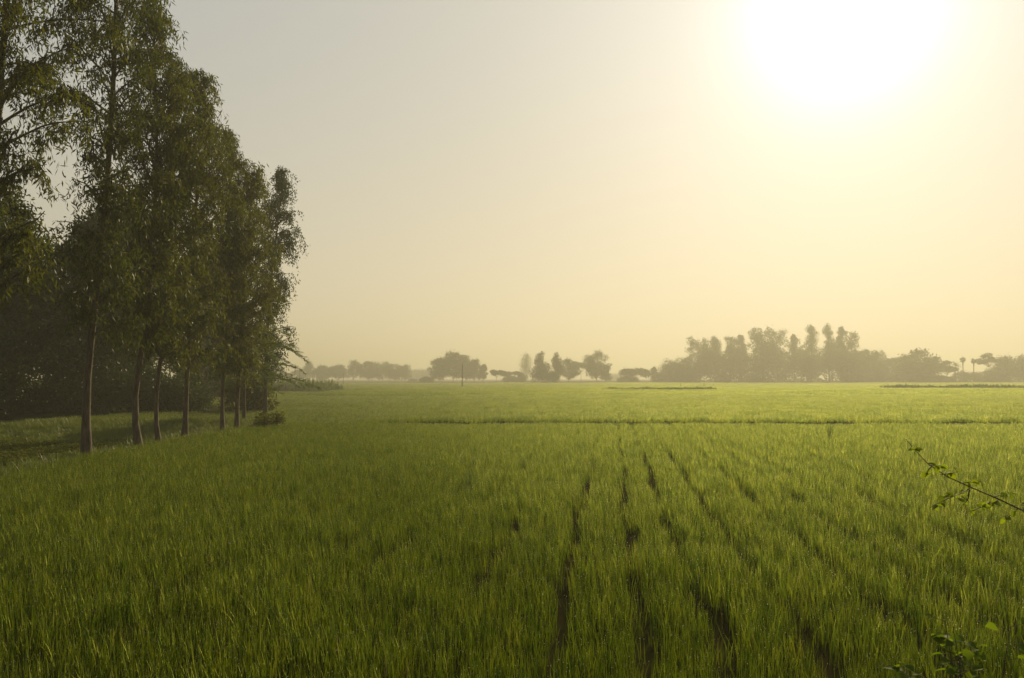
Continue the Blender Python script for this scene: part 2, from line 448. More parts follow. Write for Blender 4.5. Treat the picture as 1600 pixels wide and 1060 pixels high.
def track(x, y):
    """wheel and walking lines through the rice, running away from the road"""
    u = x - 0.13 * y + 0.05 * np.sin(y * .42 + 1.0) + 0.05 * np.sin(y * 1.3)
    lines = np.arange(-7.3, 17, .93) + 0.14 * np.sin(np.arange(-7.3, 17, .93) * 5.1)
    strength = 0.43 + 0.46 * sstep(-1.6, -.4, lines) - 0.08 * sstep(9, 14, lines)
    m = np.zeros_like(u)
    for k, (l, s) in enumerate(zip(lines, strength)):
        d = np.abs(u - l)
        brk = .65 * vnoise(y * .55 + k * 7.7, y * 0 + k, 5) + .35 * vnoise(y * 1.7 + k * 3.3, y * 0 + k, 6)
        s = s * (1 - 0.16 * sstep(16, 34, y))
        hit = (brk < s) * np.clip(1.0 - d / ((0.92 + 0.16 * sstep(6, 14, y)) * (0.10 + 0.125 * (s - np.minimum(brk, s)) / s)), 0, 1)
        m = np.maximum(m, hit)
    return m

# near field: single hills of rice
p = grid_pts(-32, 38, 4.4, 44.6, 0.158, 0.40)
p = p[in_rice(p)]
tm = track(p[:, 0], p[:, 1])
hole = vnoise(p[:, 0] * 1.1, p[:, 1] * .8, 11) * vnoise(p[:, 0] * 2.3, p[:, 1] * 2.1, 12)
keep = (tm < 0.25 + 0.3 * rng.random(len(p))) & (hole < 0.80) & (rng.random(len(p)) > 0.02)
p = p[keep]; tm = tm[keep]
big = vnoise(p[:, 0] * .45, p[:, 1] * .3, 21); mid = vnoise(p[:, 0] * 1.6, p[:, 1] * 1.2, 22)
s = (0.74 + 0.22 * big + 0.30 * mid + rng.normal(0, .10, len(p))) * (1 - 0.35 * np.clip(tm, 0, 1))
NV = 8
hills = [blade_patch('rice_hill_%d' % k, M_RICE, rng, 0.15, 22, 0.34, 0.0088, 0.11, dew=(7, .0036)) for k in range(NV)]
P3 = np.column_stack([p, terrain(p[:, 0], p[:, 1]) - 0.01])
stuff('rice_field_near', 'dense young green rice plants filling the paddy before the road', 'rice', hills, P3,
      rng.uniform(0, 6.28, len(p)), np.column_stack([s * 1.05, s * 1.05, s]), rng.normal(0, .045, (len(p), 2)), rng.integers(0, NV, len(p)))

# middle and far paddies: patches
def patches(name, label, x0, x1, y0, y1, step, nb, hgt, wid, dew, extra=None, mat=None, cl=None, cone=True):
    p = grid_pts(x0, x1, y0, y1, step, 0.3, cone)
    p = p[in_rice(p)]
    if extra is not None: p = p[extra(p)]
    s = 0.80 + 0.3 * vnoise(p[:, 0] * .08, p[:, 1] * .05, 31) * vnoise(p[:, 0] * .3, p[:, 1] * .3, 32) + .14 * vnoise(p[:, 0] * .7, p[:, 1] * .5, 33) + rng.normal(0, .09, len(p))
    vs = [blade_patch(name + '_%d' % k, mat or M_RICE, rng, step * 1.25, nb, hgt, wid, 0.16, cl, dew=dew) for k in range(6)]
    stuff(name, label, 'rice', vs, np.column_stack([p, terrain(p[:, 0], p[:, 1]) - .01]), rng.integers(0, 4, len(p)) * np.pi / 2 + rng.normal(0, .1, len(p)),
          np.column_stack([np.ones(len(p)), np.ones(len(p)), s]), None, rng.integers(0, 6, len(p)))
patches('rice_field_middle', 'green rice of the paddy beyond the first dark bund', -60, 95, 44.7, 112, 1.0, 320, 0.36, 0.013, (300, .005), cl=45)
patches('rice_field_far', 'pale hazy rice of the far paddies below the tree line', -340, 360, 112, 425, 3.6, 680, 0.37, 0.05, (260, .010))

# grass on bunds and on the ditch banks
def grass_pts():
    a = []
    x = rng.uniform(-9, 42, 2600); a.append(np.column_stack([x, bund_y(x) + rng.normal(0, .16, len(x))]))
    x = rng.uniform(-29, TL + .5, 2600); a.append(np.column_stack([x, 47.4 + rng.normal(0, .5, len(x))]))
    x = rng.uniform(-30, TL - 1, 6500); a.append(np.column_stack([x, rng.uniform(40.5, 47, len(x))]))
    y = rng.uniform(14, 48, 4200); a.append(np.column_stack([TL - .1 + rng.normal(-.2, .4, len(y)), y]))
    x = rng.uniform(-60, 3, 1800); a.append(np.column_stack([x, 114 + .02 * x + rng.normal(0, .4, len(x))]))
    x = rng.uniform(-6, 7, 1500); a.append(np.column_stack([x, rng.uniform(-1, 4.6, len(x))]))
    y = rng.uniform(43, 60, 1500); a.append(np.column_stack([-29 + rng.normal(0, 1.1, len(y)), y]))
    return np.concatenate(a)
p = grass_pts()
tuft = [blade_patch('grass_tuft_%d' % k, M_GRASS, rng, 0.28, 34, 0.20, 0.009, 0.5) for k in range(5)]
s = rng.uniform(.5, 1.2, len(p)) * np.where(rng.random(len(p)) < .12, 1.9, 1)
stuff('bund_grass', 'short rough grass along the earth bunds and ditch banks', 'grass', tuft, np.column_stack([p, terrain(p[:, 0], p[:, 1]) - .01]),
      rng.uniform(0, 6.28, len(p)), np.column_stack([s, s, s]), None, rng.integers(0, 5, len(p)))

# leafy cover on the ditch floor
def rosette(name, mat, n, r, lsz):
    a = Acc(); az = rng.uniform(0, 6.28, n); rr = r * np.sqrt(rng.random(n)); z = rng.uniform(.03, .16, n)
    C = np.column_stack([rr * np.cos(az), rr * np.sin(az), z])
    D = np.column_stack([np.cos(az + rng.normal(0, .8, n)), np.sin(az + rng.normal(0, .8, n)), rng.normal(0.1, .35, n)])
    L_ = lsz * rng.uniform(.6, 1.3, n)
    D = unit(D); side = unit(np.cross(D, np.array([0, 0, 1.0]) + rng.normal(0, .35, (n, 3))))
    V = np.stack([C, C + D * L_[:, None] * .35 + side * L_[:, None] * .38, C + D * L_[:, None], C + D * L_[:, None] * .35 - side * L_[:, None] * .38], 1)
    a.add(V.reshape(-1, 3), np.arange(n)[:, None] * 4 + np.arange(4))
    return a.mesh(name, mat)
p = np.column_stack([rng.uniform(-36, TL - .7, 9500), rng.uniform(14, 42.5, 9500)])
ros = [rosette('cover_%d' % k, M_COVER, 26, .22, .10) for k in range(5)]
s = rng.uniform(.7, 1.3, len(p))
stuff('ground_cover', 'low leafy weeds with glinting leaves on the ditch floor', 'weeds', ros, np.column_stack([p, terrain(p[:, 0], p[:, 1])]),
      rng.uniform(0, 6.28, len(p)), np.column_stack([s, s, s]), None, rng.integers(0, 5, len(p)))

# dark weedy strips out in the paddies
def weed_strip(name, label, x0, x1, y0, y1, h, n):
    p = np.column_stack([rng.uniform(x0, x1, n), rng.uniform(y0, y1, n)])
    m = vnoise(p[:, 0] * .25, p[:, 1] * .2, 51); edge = np.minimum(p[:, 0] - x0, x1 - p[:, 0]) / (x1 - x0)
    p = p[(m > .25) | (edge > .2)]; n = len(p)
    vs = [rosette(name + '_%d' % k, M_WEED, 60, .7, .34) for k in range(3)] + [blade_patch(name + '_b%d' % k, M_WEED, rng, 1.4, 70, 1.0, .05, .3) for k in range(2)]
    s = h * (0.45 + .8 * vnoise(p[:, 0] * .2, p[:, 1] * .2, 52)) * rng.uniform(.7, 1.2, n)
    idx = rng.integers(0, 5, n); sz = np.where(idx < 3, s * 5.5, s)
    stuff(name, label, 'weeds', vs, np.column_stack([p, terrain(p[:, 0], p[:, 1])]), rng.uniform(0, 6.28, n), np.column_stack([0 * s + 1, 0 * s + 1, sz]), None, idx)
weed_strip('weed_bank', 'long dark bank of tall weeds beyond the tree row', -78, -37, 150, 176, 1.0, 900)
weed_strip('weed_patch', 'thin dark weedy patch in the open paddy before the low umbrella tree', 20, 44, 168, 176, .38, 260)
weed_strip('weed_edge', 'low dark weedy edge in the paddy before the palms', 92, 150, 190, 197, .48, 420)

# ------------------------------------------------------------------ trees
def wob_path(p0, p1, n, amp, rng):
    t = np.linspace(0, 1, n)[:, None]
    P = np.asarray(p0)[None] * (1 - t) + np.asarray(p1)[None] * t
    ph = rng.uniform(0, 6.28, 4)
    P[:, 0] += amp * (np.sin(t[:, 0] * 5 + ph[0]) - np.sin(ph[0])) * t[:, 0] ** .5
    P[:, 1] += amp * (np.sin(t[:, 0] * 4 + ph[1]) - np.sin(ph[1])) * t[:, 0] ** .5
    return P

def eucalyptus(label, x, y, H, rb, crown0, crad, seed, path=None, dens=1.0, leafL=.25, asp=.19, mat=None, name='eucalyptus_tree', bark=None, group='eucalyptus trees in a row along the paddy'):
    rg = np.random.default_rng(seed)
    z = float(terrain(x, y)) - .05
    t = thing(name, label, 'tree', (x, y, z), group)
    wood, leaf = Acc(), Acc()
    if path is None: P = wob_path((0, 0, 0), (rg.normal(0, .4), rg.normal(0, .4), H), 16, .22, rg)
    else:
        hs = np.linspace(0, 1, 18) * H
        P = np.column_stack([np.interp(hs, [q[0] for q in path], [q[1] for q in path]), np.interp(hs, [q[0] for q in path], [q[2] for q in path]), hs])
        for _ in range(2): P[1:-1, :2] = (P[:-2, :2] + 2 * P[1:-1, :2] + P[2:, :2]) / 4
    hh = P[:, 2] / H
    rad = .74 * rb * (1 - hh) ** .75 * .92 + .012 + .03 * rb * np.sin(hh * 40)
    rad[0] *= 1.6; rad[1] *= 1.08
    wood.tube(P, rad, 10)
    nb = int(60 * dens); crad = crad * 1.04
    def at(h): return np.array([np.interp(h, P[:, 2], P[:, 0]), np.interp(h, P[:, 2], P[:, 1]), h])
    for k in range(nb):
        f = (k + rg.random()) / nb
        h0 = crown0 + (H * .985 - crown0) * f
        prof = (0.72 + 0.55 * f if f < .45 else 0.92 * (1 - ((f - .45) / .55) ** 2.6) + .16)
        Lb = crad * prof * rg.uniform(.5, 1.35)
        az = k * 2.399 + rg.normal(0, .4)
        el = rg.uniform(.55, 1.15) if f < .8 else rg.uniform(.8, 1.35)
        o = at(h0); d = np.array([math.cos(az) * math.cos(el), math.sin(az) * math.cos(el), math.sin(el)])
        n = 7; tt = np.linspace(0, 1, n)[:, None]
        B = o + d * tt * Lb * 1.35 + np.array([0, 0, -.40]) * Lb * tt ** 2 + rg.normal(0, .05, (n, 3)) * tt
        r0 = min(.5 * float(np.interp(h0, P[:, 2], rad)), .05)
        wood.tube(B, r0 * (1 - .85 * tt[:, 0]) + .004, 5)
        nt = max(4, int(6.0 * Lb))
        for j in range(nt):
            u = rg.uniform(.25, 1.0); i0 = u * (n - 1); a_ = int(min(i0, n - 2)); q = B[a_] + (B[a_ + 1] - B[a_]) * (i0 - a_)
            az2 = rg.uniform(0, 6.28); el2 = rg.uniform(-.5, .6); l2 = rg.uniform(.4, 1.0) * (0.7 + .3 * Lb / crad)
            d2 = np.array([math.cos(az2) * math.cos(el2), math.sin(az2) * math.cos(el2), math.sin(el2)])
            T = np.linspace(0, 1, 4)[:, None]
            W_ = q + d2 * l2 * T + np.array([0, 0, -1.15]) * l2 * T ** 1.6
            if j % 2 == 0: wood.tube(W_, .006 * (1 - .6 * T[:, 0]), 3)
            m = int(rg.integers(26, 45))
            tb = rg.uniform(.1, 1.05, m)[:, None]
            C = q + d2 * l2 * tb + np.array([0, 0, -1.15]) * l2 * tb ** 1.6 + rg.normal(0, .10, (m, 3))
            D = np.column_stack([rg.normal(0, .5, m), rg.normal(0, .5, m), rg.normal(-.75, .45, m)])
            leaf_quads(leaf, C, D, leafL * rg.uniform(.6, 1.25, m), leafL * asp * rg.uniform(.8, 1.3, m), rg)
    obj('trunk', wood.mesh('eucalyptus_trunk', bark or M_BARK, True), t)
    obj('crown', leaf.mesh('eucalyptus_crown', mat or M_EUC), t)
    return t

eucalyptus('eucalyptus with a thick forked trunk leaning out at the ditch end of the row', -15.3, 22.6, 22, .18, 5.0, 2.5, 101,
           path=[(0, 0, 0), (6, .2, 0), (12, .38, 0), (22, .6, 0)], dens=1.3)
eucalyptus('eucalyptus with the tallest clear brown trunk, at the near corner of the rice', -14.5, 27.0, 24, .175, 4.2, 1.9, 102,
           path=[(0, 0, 0), (.8, -.12, 0), (2.5, -.10, 0), (5, .10, 0), (9, .45, 0), (14, .62, 0), (24, .6, 0)], dens=1.25)
eucalyptus('eucalyptus whose trunk kinks and curves above a swollen base', -14.55, 30.9, 18.4, .16, 4.0, 1.8, 103,
           path=[(0, 0, 0), (1.0, -.28, 0), (2.2, -.30, 0), (4, .06, 0), (7, .32, 0), (12, .45, 0), (18.4, .1, 0)], dens=1.25)
eucalyptus('slim eucalyptus with the thinnest trunk, right after the kinked one', -14.5, 32.5, 16.5, .11, 3.4, 1.4, 104,
           path=[(0, 0, 0), (1, -.22, 0), (2, -.2, 0), (4, .05, 0), (9, .3, 0), (16.5, .4, 0)], dens=.95)
eucalyptus('straight dark eucalyptus midway along the row, after the thin trunk', -14.4, 34.8, 16.8, .145, 3.3, 1.8, 105,
           path=[(0, 0, 0), (3, .05, 0), (7, .2, 0), (12, .35, 0), (17.2, .4, 0)], dens=1.15)
eucalyptus('thin eucalyptus of the close pair at the far end of the row', -14.55, 39.8, 15.8, .12, 3.1, 1.7, 106,
           path=[(0, 0, 0), (1.5, -.12, 0), (4, .05, 0), (9, .2, 0), (15.8, .0, 0)], dens=1.1)
eucalyptus('stout straight eucalyptus of the close pair, beside the small shrub', -14.35, 41.2, 14.2, .145, 3.0, 1.8, 107,
           path=[(0, 0, 0), (2, .0, 0), (5, .2, 0), (9, .3, 0), (14.2, .7, 0)], dens=1.05)

def lobes_for(kind, H, W, rg):
    """list of (centre, radii)"""
    Ls = []
    if kind == 'round':
        for k in range(56):
            a, u = rg.uniform(0, 6.28), rg.random()
            zz = .24 + .68 * u; rr = .43 * math.sin(math.pi * (0.12 + .8 * u)) * rg.uniform(.45, 1)
            r = W * rg.uniform(.05, .17)
            Ls.append(((W * rr * math.cos(a), W * rr * math.sin(a), H * zz), (r, r, r * .85)))
        Ls.append(((0, 0, H * .55), (W * .3, W * .3, H * .28)))
    elif kind == 'dense':        # heavy crown reaching almost to the ground
        for k in range(34):
            a, u = rg.uniform(0, 6.28), rg.random()
            zz = .03 + .87 * u; rr = (.42 * (1 - max(0, u - .35) ** 1.6 * 1.6)) * rg.uniform(.35, 1)
            r = W * rg.uniform(.12, .22)
            Ls.append(((W * rr * math.cos(a), W * rr * math.sin(a), H * zz), (r, r, r * .9)))
        Ls.append(((0, 0, H * .45), (W * .32, W * .32, H * .36)))
    elif kind == 'tall':         # open crown of separate tufts on upright limbs
        lean = rg.normal(0, .06)
        for k in range(60):
            a, u = rg.uniform(0, 6.28), (k + rg.uniform(-1.5, 1.5)) / 59
            u = min(max(u, 0), 1); zz = .24 + .70 * u; rr = .42 * (1.08 - .62 * u) * rg.uniform(.15, 1) + lean * u
            r = W * rg.uniform(.05, .16)
            Ls.append(((W * rr * math.cos(a), W * rr * math.sin(a), H * zz), (r, r, r * 1.05)))
    elif kind == 'column':
        for k in range(14):
            u = k / 13; a = rg.uniform(0, 6.28)
            r = W * .34 * math.sin(math.pi * (.15 + .75 * u)) + W * .08
            Ls.append(((W * .14 * math.cos(a), W * .14 * math.sin(a), H * (.22 + .7 * u)), (r, r, r * 1.2)))
    elif kind == 'cone':
        for k in range(26):
            u = rg.random() ** 1.3; a = rg.uniform(0, 6.28)
            rr = .40 * (1 - u) ** .8 * rg.uniform(.3, 1)
            r = W * (.10 + .12 * (1 - u)) * rg.uniform(.8, 1.2)
            Ls.append(((W * rr * math.cos(a), W * rr * math.sin(a), H * (.14 + .80 * u)), (r, r, r)))
        Ls.append(((0, 0, H * .4), (W * .25, W * .25, H * .3)))
    elif kind == 'umbrella':
        for k in range(18):
            a = rg.uniform(0, 6.28); rr = .44 * math.sqrt(rg.random()); r = W * rg.uniform(.10, .17)
            Ls.append(((W * rr * math.cos(a), W * rr * math.sin(a), H * (.90 - .55 * rr * rr * 2 - .16 * rg.random())), (r * 1.2, r * 1.2, r * .5)))
    elif kind == 'bush':
        for k in range(20):
            a, u = rg.uniform(0, 6.28), rg.random()
            rr = .38 * math.sqrt(rg.random()) ; r = W * rg.uniform(.12, .2)
            zt = (1 - (rr / .5) ** 2) ** .5
            Ls.append(((W * rr * math.cos(a), W * rr * math.sin(a), H * (.12 + .72 * zt * u)), (r, r, min(r, H * .25))))
    return Ls

def leafy_crown(acc, Ls, nleaf, size, rg, droop=0.0, aspect=.55, shell=.55, core=0.0):
    vol = np.array([l[1][0] * l[1][1] for l in Ls]); vol /= vol.sum()
    for (c, r), v in zip(Ls, vol):
        n = max(12, int(nleaf * v))
        d = unit(rg.normal(size=(n, 3)))
        rad = (shell + (1 - shell) * rg.random(n)) * np.where(rg.random(n) < .16, rg.uniform(1.0, 1.5, n), 1)
        keep = vnoise(d[:, 0] * 2.3 + c[0], d[:, 1] * 2.3 + d[:, 2] * 1.7 + c[2], int(abs(c[0] * 10)) % 17) > .22
        d, rad = d[keep], rad[keep]; n = len(d)
        C = np.array(c) + d * rad[:, None] * np.array(r)
        D = d * .5 + rg.normal(0, .7, (n, 3)); D[:, 2] -= droop
        leaf_quads(acc, C, D, size * rg.uniform(.6, 1.35, n), size * aspect * rg.uniform(.7, 1.3, n), rg)
        if core:      # inner leaves, larger sprays seen only in gaps
            n = max(10, int(nleaf * v * core)); d = unit(rg.normal(size=(n, 3)))
            C = np.array(c) + d * (rg.random(n) ** .4)[:, None] * .8 * np.array(r)
            leaf_quads(acc, C, rg.normal(size=(n, 3)), size * 1.7 * rg.uniform(.6, 1.3, n), size * 1.0 * rg.uniform(.7, 1.3, n), rg)

def crown_tree(name, label, cat, x, y, kind, H, W, nleaf, size, seed, mat, bark=None, group=None, trunk_r=None, droop=.2, aspect=.55, sink=.05, shell=.55, core=.2):
    rg = np.random.default_rng(seed)
    z = float(terrain(x, y)) - sink
    t = thing(name, label, cat, (x, y, z), group)
    Ls = lobes_for(kind, H, W, rg)
    leaf, wood = Acc(), Acc()
    leafy_crown(leaf, Ls, nleaf, size, rg, droop, aspect, shell, core)
    tr = trunk_r or H * .016
    if kind == 'bush':
        for l in Ls[::2]:
            wood.tube(wob_path((rg.normal(0, W * .03), rg.normal(0, W * .03), 0), l[0], 5, W * .02, rg), np.linspace(tr, tr * .25, 5), 5)
    else:
        top = max(l[0][2] for l in Ls)
        T = wob_path((0, 0, 0), (rg.normal(0, W * .04), rg.normal(0, W * .04), top), 10, H * .012, rg)
        if kind == 'umbrella': T = T[:6]
        wood.tube(T, tr * (1 - np.linspace(0, 1, len(T)) * .8), 8)
        for l in Ls:
            zz = max(H * .12, min(l[0][2] - W * .22, T[-1, 2])); s0 = [np.interp(zz, T[:, 2], T[:, 0]), np.interp(zz, T[:, 2], T[:, 1]), zz]
            wood.tube(wob_path(s0, l[0], 5, W * .015, rg), np.linspace(tr * .4, tr * .1, 5), 5)
    obj('stems' if kind == 'bush' else 'trunk', wood.mesh(name + '_wood', bark or M_DBARK, True), t)
    obj('foliage' if kind == 'bush' else 'crown', leaf.mesh(name + '_crown', mat), t)
    return t

# trees close behind the row
eucalyptus('leafy fine-leaved tree with a narrow dark crown behind the pair at the row end', -16.9, 54, 17.6, .17, 3.0, 1.85, 201, dens=1.35, leafL=.19, asp=.34, mat=M_DARK, name='broadleaf_tree', bark=M_DBARK, group=None)
crown_tree('broadleaf_tree', 'huge dark round tree shading the pond, behind the leaning eucalyptus', 'tree', -43, 64, 'dense', 20, 15, 40000, .32, 202, M_DARK, trunk_r=.35)
crown_tree('broadleaf_tree', 'dark broad tree behind the tallest clear trunk, low limbs over the pond bank', 'tree', -33.5, 65, 'dense', 18, 13, 36000, .32, 203, M_DARK, trunk_r=.32)
crown_tree('broadleaf_tree', 'dark dense tree far behind the kinked trunk and thin trunk', 'tree', -50, 104, 'round', 24, 17, 30000, .46, 204, M_DARK, trunk_r=.3)
crown_tree('broadleaf_tree', 'dark tree far behind the straight dark trunk, above the dome bush', 'tree', -41, 108, 'dense', 22, 16, 30000, .46, 205, M_DARK, trunk_r=.28)
crown_tree('broadleaf_tree', 'tallest dark tree behind the pond, deeper than the huge round one', 'tree', -50, 72, 'dense', 24, 15, 26000, .36, 206, M_DARK, trunk_r=.35)
crown_tree('dome_bush', 'large dark dome-shaped bush behind the thin trunks at the paddy edge', 'bush', -27.5, 64.5, 'bush', 4.0, 8.0, 16000, .2, 207, M_DARK, trunk_r=.06)
crown_tree('broadleaf_shrub', 'leafy shrub with broad pale leaves between dome bush and close pair', 'shrub', -21.0, 62.5, 'bush', 3.6, 4.2, 3000, .34, 208, M_COVER, trunk_r=.05, aspect=.4)
crown_tree('small_shrub', 'small leafy shrub at the foot of the stout trunk', 'shrub', -13.4, 43.2, 'bush', 1.2, 2.0, 1300, .14, 209, M_COVER, trunk_r=.025, aspect=.45)

# feathery tree reaching out to the right of the row
def feathery(label, x, y, seed):
    rg = np.random.default_rng(seed)
    t = thing('feathery_tree', label, 'tree', (x, y, float(terrain(x, y)) - .05))
    wood, leaf = Acc(), Acc()
    T = wob_path((0, 0, 0), (.3, 0, 5.6), 8, .12, rg)
    wood.tube(T, np.linspace(.12, .05, 8), 8)
    for k in range(26):
        h = rg.uniform(2.0, 5.4); az = rg.normal(0.0, .6) if k < 17 else rg.uniform(0, 6.28); el = rg.uniform(-.05, .62); Lb = rg.uniform(2.6, 4.6) if k < 17 else rg.uniform(1.5, 3)
        o = np.array([np.interp(h, T[:, 2], T[:, 0]), 0, h]); d = np.array([math.cos(az) * math.cos(el), math.sin(az) * math.cos(el), math.sin(el)])
        tt = np.linspace(0, 1, 8)[:, None]
        B = o + d * Lb * tt + np.array([0, 0, -.34]) * Lb * tt ** 2
        wood.tube(B, np.linspace(.03, .005, 8), 5)
        for j in range(15):
            u = .2 + .8 * (j + rg.random()) / 15; q = o + d * Lb * u + np.array([0, 0, -.34]) * Lb * u * u
            tang = unit(d + np.array([0, 0, -.68 * u])); d2 = unit(tang + rg.normal(0, .34, 3)); l2 = rg.uniform(.35, .7) * (1.25 - .5 * u)
            m = 20; s = np.linspace(.0, 1, m)[:, None]
            C = q + d2 * l2 * s
            D = d2 * 1.0 + rg.normal(0, .34, (m, 3))
            leaf_quads(leaf, C, D, rg.uniform(.16, .30, m), rg.uniform(.022, .036, m), rg)
    obj('trunk', wood.mesh('feathery_wood', M_DBARK, True), t)
    obj('crown', leaf.mesh('feathery_crown', M_FEATH), t)
feathery('low tree with feathery arching branches reaching over the open paddy', -16.6, 48.9, 301)

# ------------------------------------------------------------------ hazy trees along the horizon
G1 = 'faint trees of the low far grove'
G2 = 'trees of the rounded grove by the leaning pole'
G3 = 'tall trees of the big hazy copse'
G4 = 'understorey bushes along the foot of the big copse'
G5 = 'bushes under the palms'
LG1 = 'faint hazy round tree in the low far grove near the pale house'
LG2 = 'faint hazy upright tree in the low far grove near the pale house'
LG3 = 'hazy tall open-crowned tree in the big copse'
LG4 = 'low hazy bush along the foot of the big copse'
ORD = ['', 'first', 'second', 'third', 'fourth', 'fifth', 'sixth', 'seventh', 'eighth', 'ninth', 'tenth', 'eleventh']
far = [  # px, top py, width px, depth, kind, label, group, name
    (466, 578, 26, 440, 'round', LG1, G1), (483, 566, 26, 430, 'tall', LG2, G1), (505, 572, 34, 430, 'round', LG1, G1), (528, 570, 32, 435, 'round', LG1, G1),
    (552, 564, 26, 430, 'tall', LG2, G1), (576, 566, 38, 430, 'round', LG1, G1), (598, 567, 34, 440, 'tall', LG2, G1),
    (617, 569, 36, 430, 'round', LG1, G1), (633, 571, 26, 430, 'tall', LG2, G1),
    (655, 580, 44, 640, 'round', 'very faint distant tree between the low far grove and the rounded grove', None),
    (645, 592, 12, 400, 'bush', 'tiny round bush alone at the end of the low far grove', None),
    (666, 587, 22, 350, 'bush', 'low bush at the foot of the rounded grove', None),
    (686, 560, 38, 350, 'round', 'rounded tree on the outer flank of the rounded grove', G2),
    (708, 551, 50, 350, 'round', 'widest high-domed tree at the centre of the rounded grove', G2),
    (728, 555, 40, 352, 'round', 'domed tree behind the leaning wooden pole', G2),
    (741, 562, 20, 350, 'tall', 'thin upright tree on the inner edge of the rounded grove', G2),
    (755, 570, 16, 355, 'tall', 'small spindly tree with open crown beside the rounded grove', None),
    (776, 577, 28, 330, 'umbrella', 'small flat-crowned tree standing alone between the two middle groves', None),
    (801, 578, 30, 335, 'umbrella', 'small spreading tree before the pale columnar tree', None),
    (808, 586, 40, 340, 'bush', 'low bush under the pale columnar tree', None),
    (822, 551, 19, 430, 'column', 'pale tall columnar tree beside the darkest pointed tree', None),
    (846, 545, 38, 285, 'cone', 'darkest pointed tree of the middle grove', None),
    (869, 550, 32, 290, 'cone', 'second dark pointed tree of the middle grove', None),
    (888, 560, 34, 320, 'round', 'round hazy tree between pointed pair and airy tree', None),
    (908, 561, 36, 330, 'umbrella', 'flat-topped tree with bare stems in the middle grove', None),
    (932, 547, 42, 320, 'round', 'large airy round tree at the end of the middle grove', None),
    (946, 572, 20, 322, 'tall', 'slender low tree hugging the large airy tree', None),
    (966, 588, 40, 650, 'round', 'very faint distant tree between the airy tree and the lone umbrella tree', None),
    (992, 575, 50, 330, 'umbrella', 'low umbrella-shaped tree standing alone before the big copse', None),
    (982, 584, 34, 332, 'bush', 'round bush at the foot of the lone umbrella tree', None),
    (1021, 573, 9, 330, 'column', 'thin pole-like tree at the open end of the big copse', None),
    (1046, 568, 52, 330, 'dense', 'low dense round tree starting the big copse', None),
    (1070, 560, 50, 335, 'dense', 'dense sloping tree rising towards the tall copse', None),
    (1093, 527, 40, 330, 'tall', LG3, G3), (1116, 525, 34, 332, 'tall', LG3, G3), (1141, 523, 26, 330, 'tall', LG3, G3), (1158, 521, 26, 332, 'tall', LG3, G3),
    (1190, 510, 48, 325, 'tall', 'broadest tall tree of the big copse with a raised shaggy crown', None), (1214, 512, 36, 332, 'tall', LG3, G3), (1240, 519, 28, 330, 'tall', LG3, G3),
    (1266, 505, 34, 328, 'tall', LG3, G3), (1294, 504, 30, 330, 'tall', LG3, G3), (1314, 508, 24, 333, 'tall', LG3, G3), (1329, 513, 36, 330, 'tall', LG3, G3),
    (1351, 543, 26, 335, 'round', 'shorter round tree at the sloping end of the big copse', None), (1367, 548, 26, 335, 'tall', 'short upright tree at the sloping end of the big copse', None),
    (1378, 545, 15, 400, 'column', 'pale spire-shaped tree after the big copse', None), (1397, 553, 34, 345, 'umbrella', 'airy flat-topped tree between pale spire and wide mound', None),
    (1110, 540, 62, 334, 'dense', LG4, G4), (1150, 546, 64, 334, 'dense', LG4, G4), (1200, 536, 62, 334, 'dense', LG4, G4), (1250, 543, 64, 334, 'dense', LG4, G4), (1300, 534, 64, 336, 'dense', LG4, G4),
    (1340, 550, 56, 336, 'dense', LG4, G4), (1372, 566, 40, 338, 'dense', LG4, G4), (1405, 568, 40, 338, 'dense', LG4, G4),
    (1436, 548, 64, 320, 'round', 'wide mound-shaped tree between pale spire and the palms', None), (1430, 570, 70, 322, 'dense', 'low dark bush filling under the wide mound-shaped tree', None),
    (1464, 553, 34, 320, 'umbrella', 'layered flat-branched tree on the palm side of the wide mound', None), (1478, 570, 34, 322, 'umbrella', 'low layered tree next to the feather-leaved palm', None),
    (1470, 586, 40, 325, 'bush', LG4 + ' beside the feather palm', None),
    (1510, 579, 40, 325, 'bush', 'low bush under the pair of fan palms', None), (1535, 578, 40, 326, 'bush', 'low bush between fan palms and the tall shaggy tree', None),
    (1545, 547, 26, 325, 'umbrella', 'tall shaggy tree with layered branches after the fan palms', None),
    (1568, 559, 46, 330, 'dense', 'dense round tree after the tall shaggy tree', None), (1600, 556, 48, 330, 'dense', 'dense round tree, second after the tall shaggy tree', None),
    (1645, 548, 60, 335, 'dense', 'dense broad tree past the round edge tree', None), (1700, 552, 60, 340, 'round', 'round tree farthest along past the palms', None),
    (430, 574, 40, 430, 'round', 'hazy tree behind the pale house', None), (395, 572, 50, 440, 'round', 'hazy tree seen between the close pair of trunks', None),
    (30, 592, 120, 130, 'bush', 'brownish thicket beyond the pond field', None),
]
FARTHER = 1.32      # the groves stand well past the last paddies
count = {}
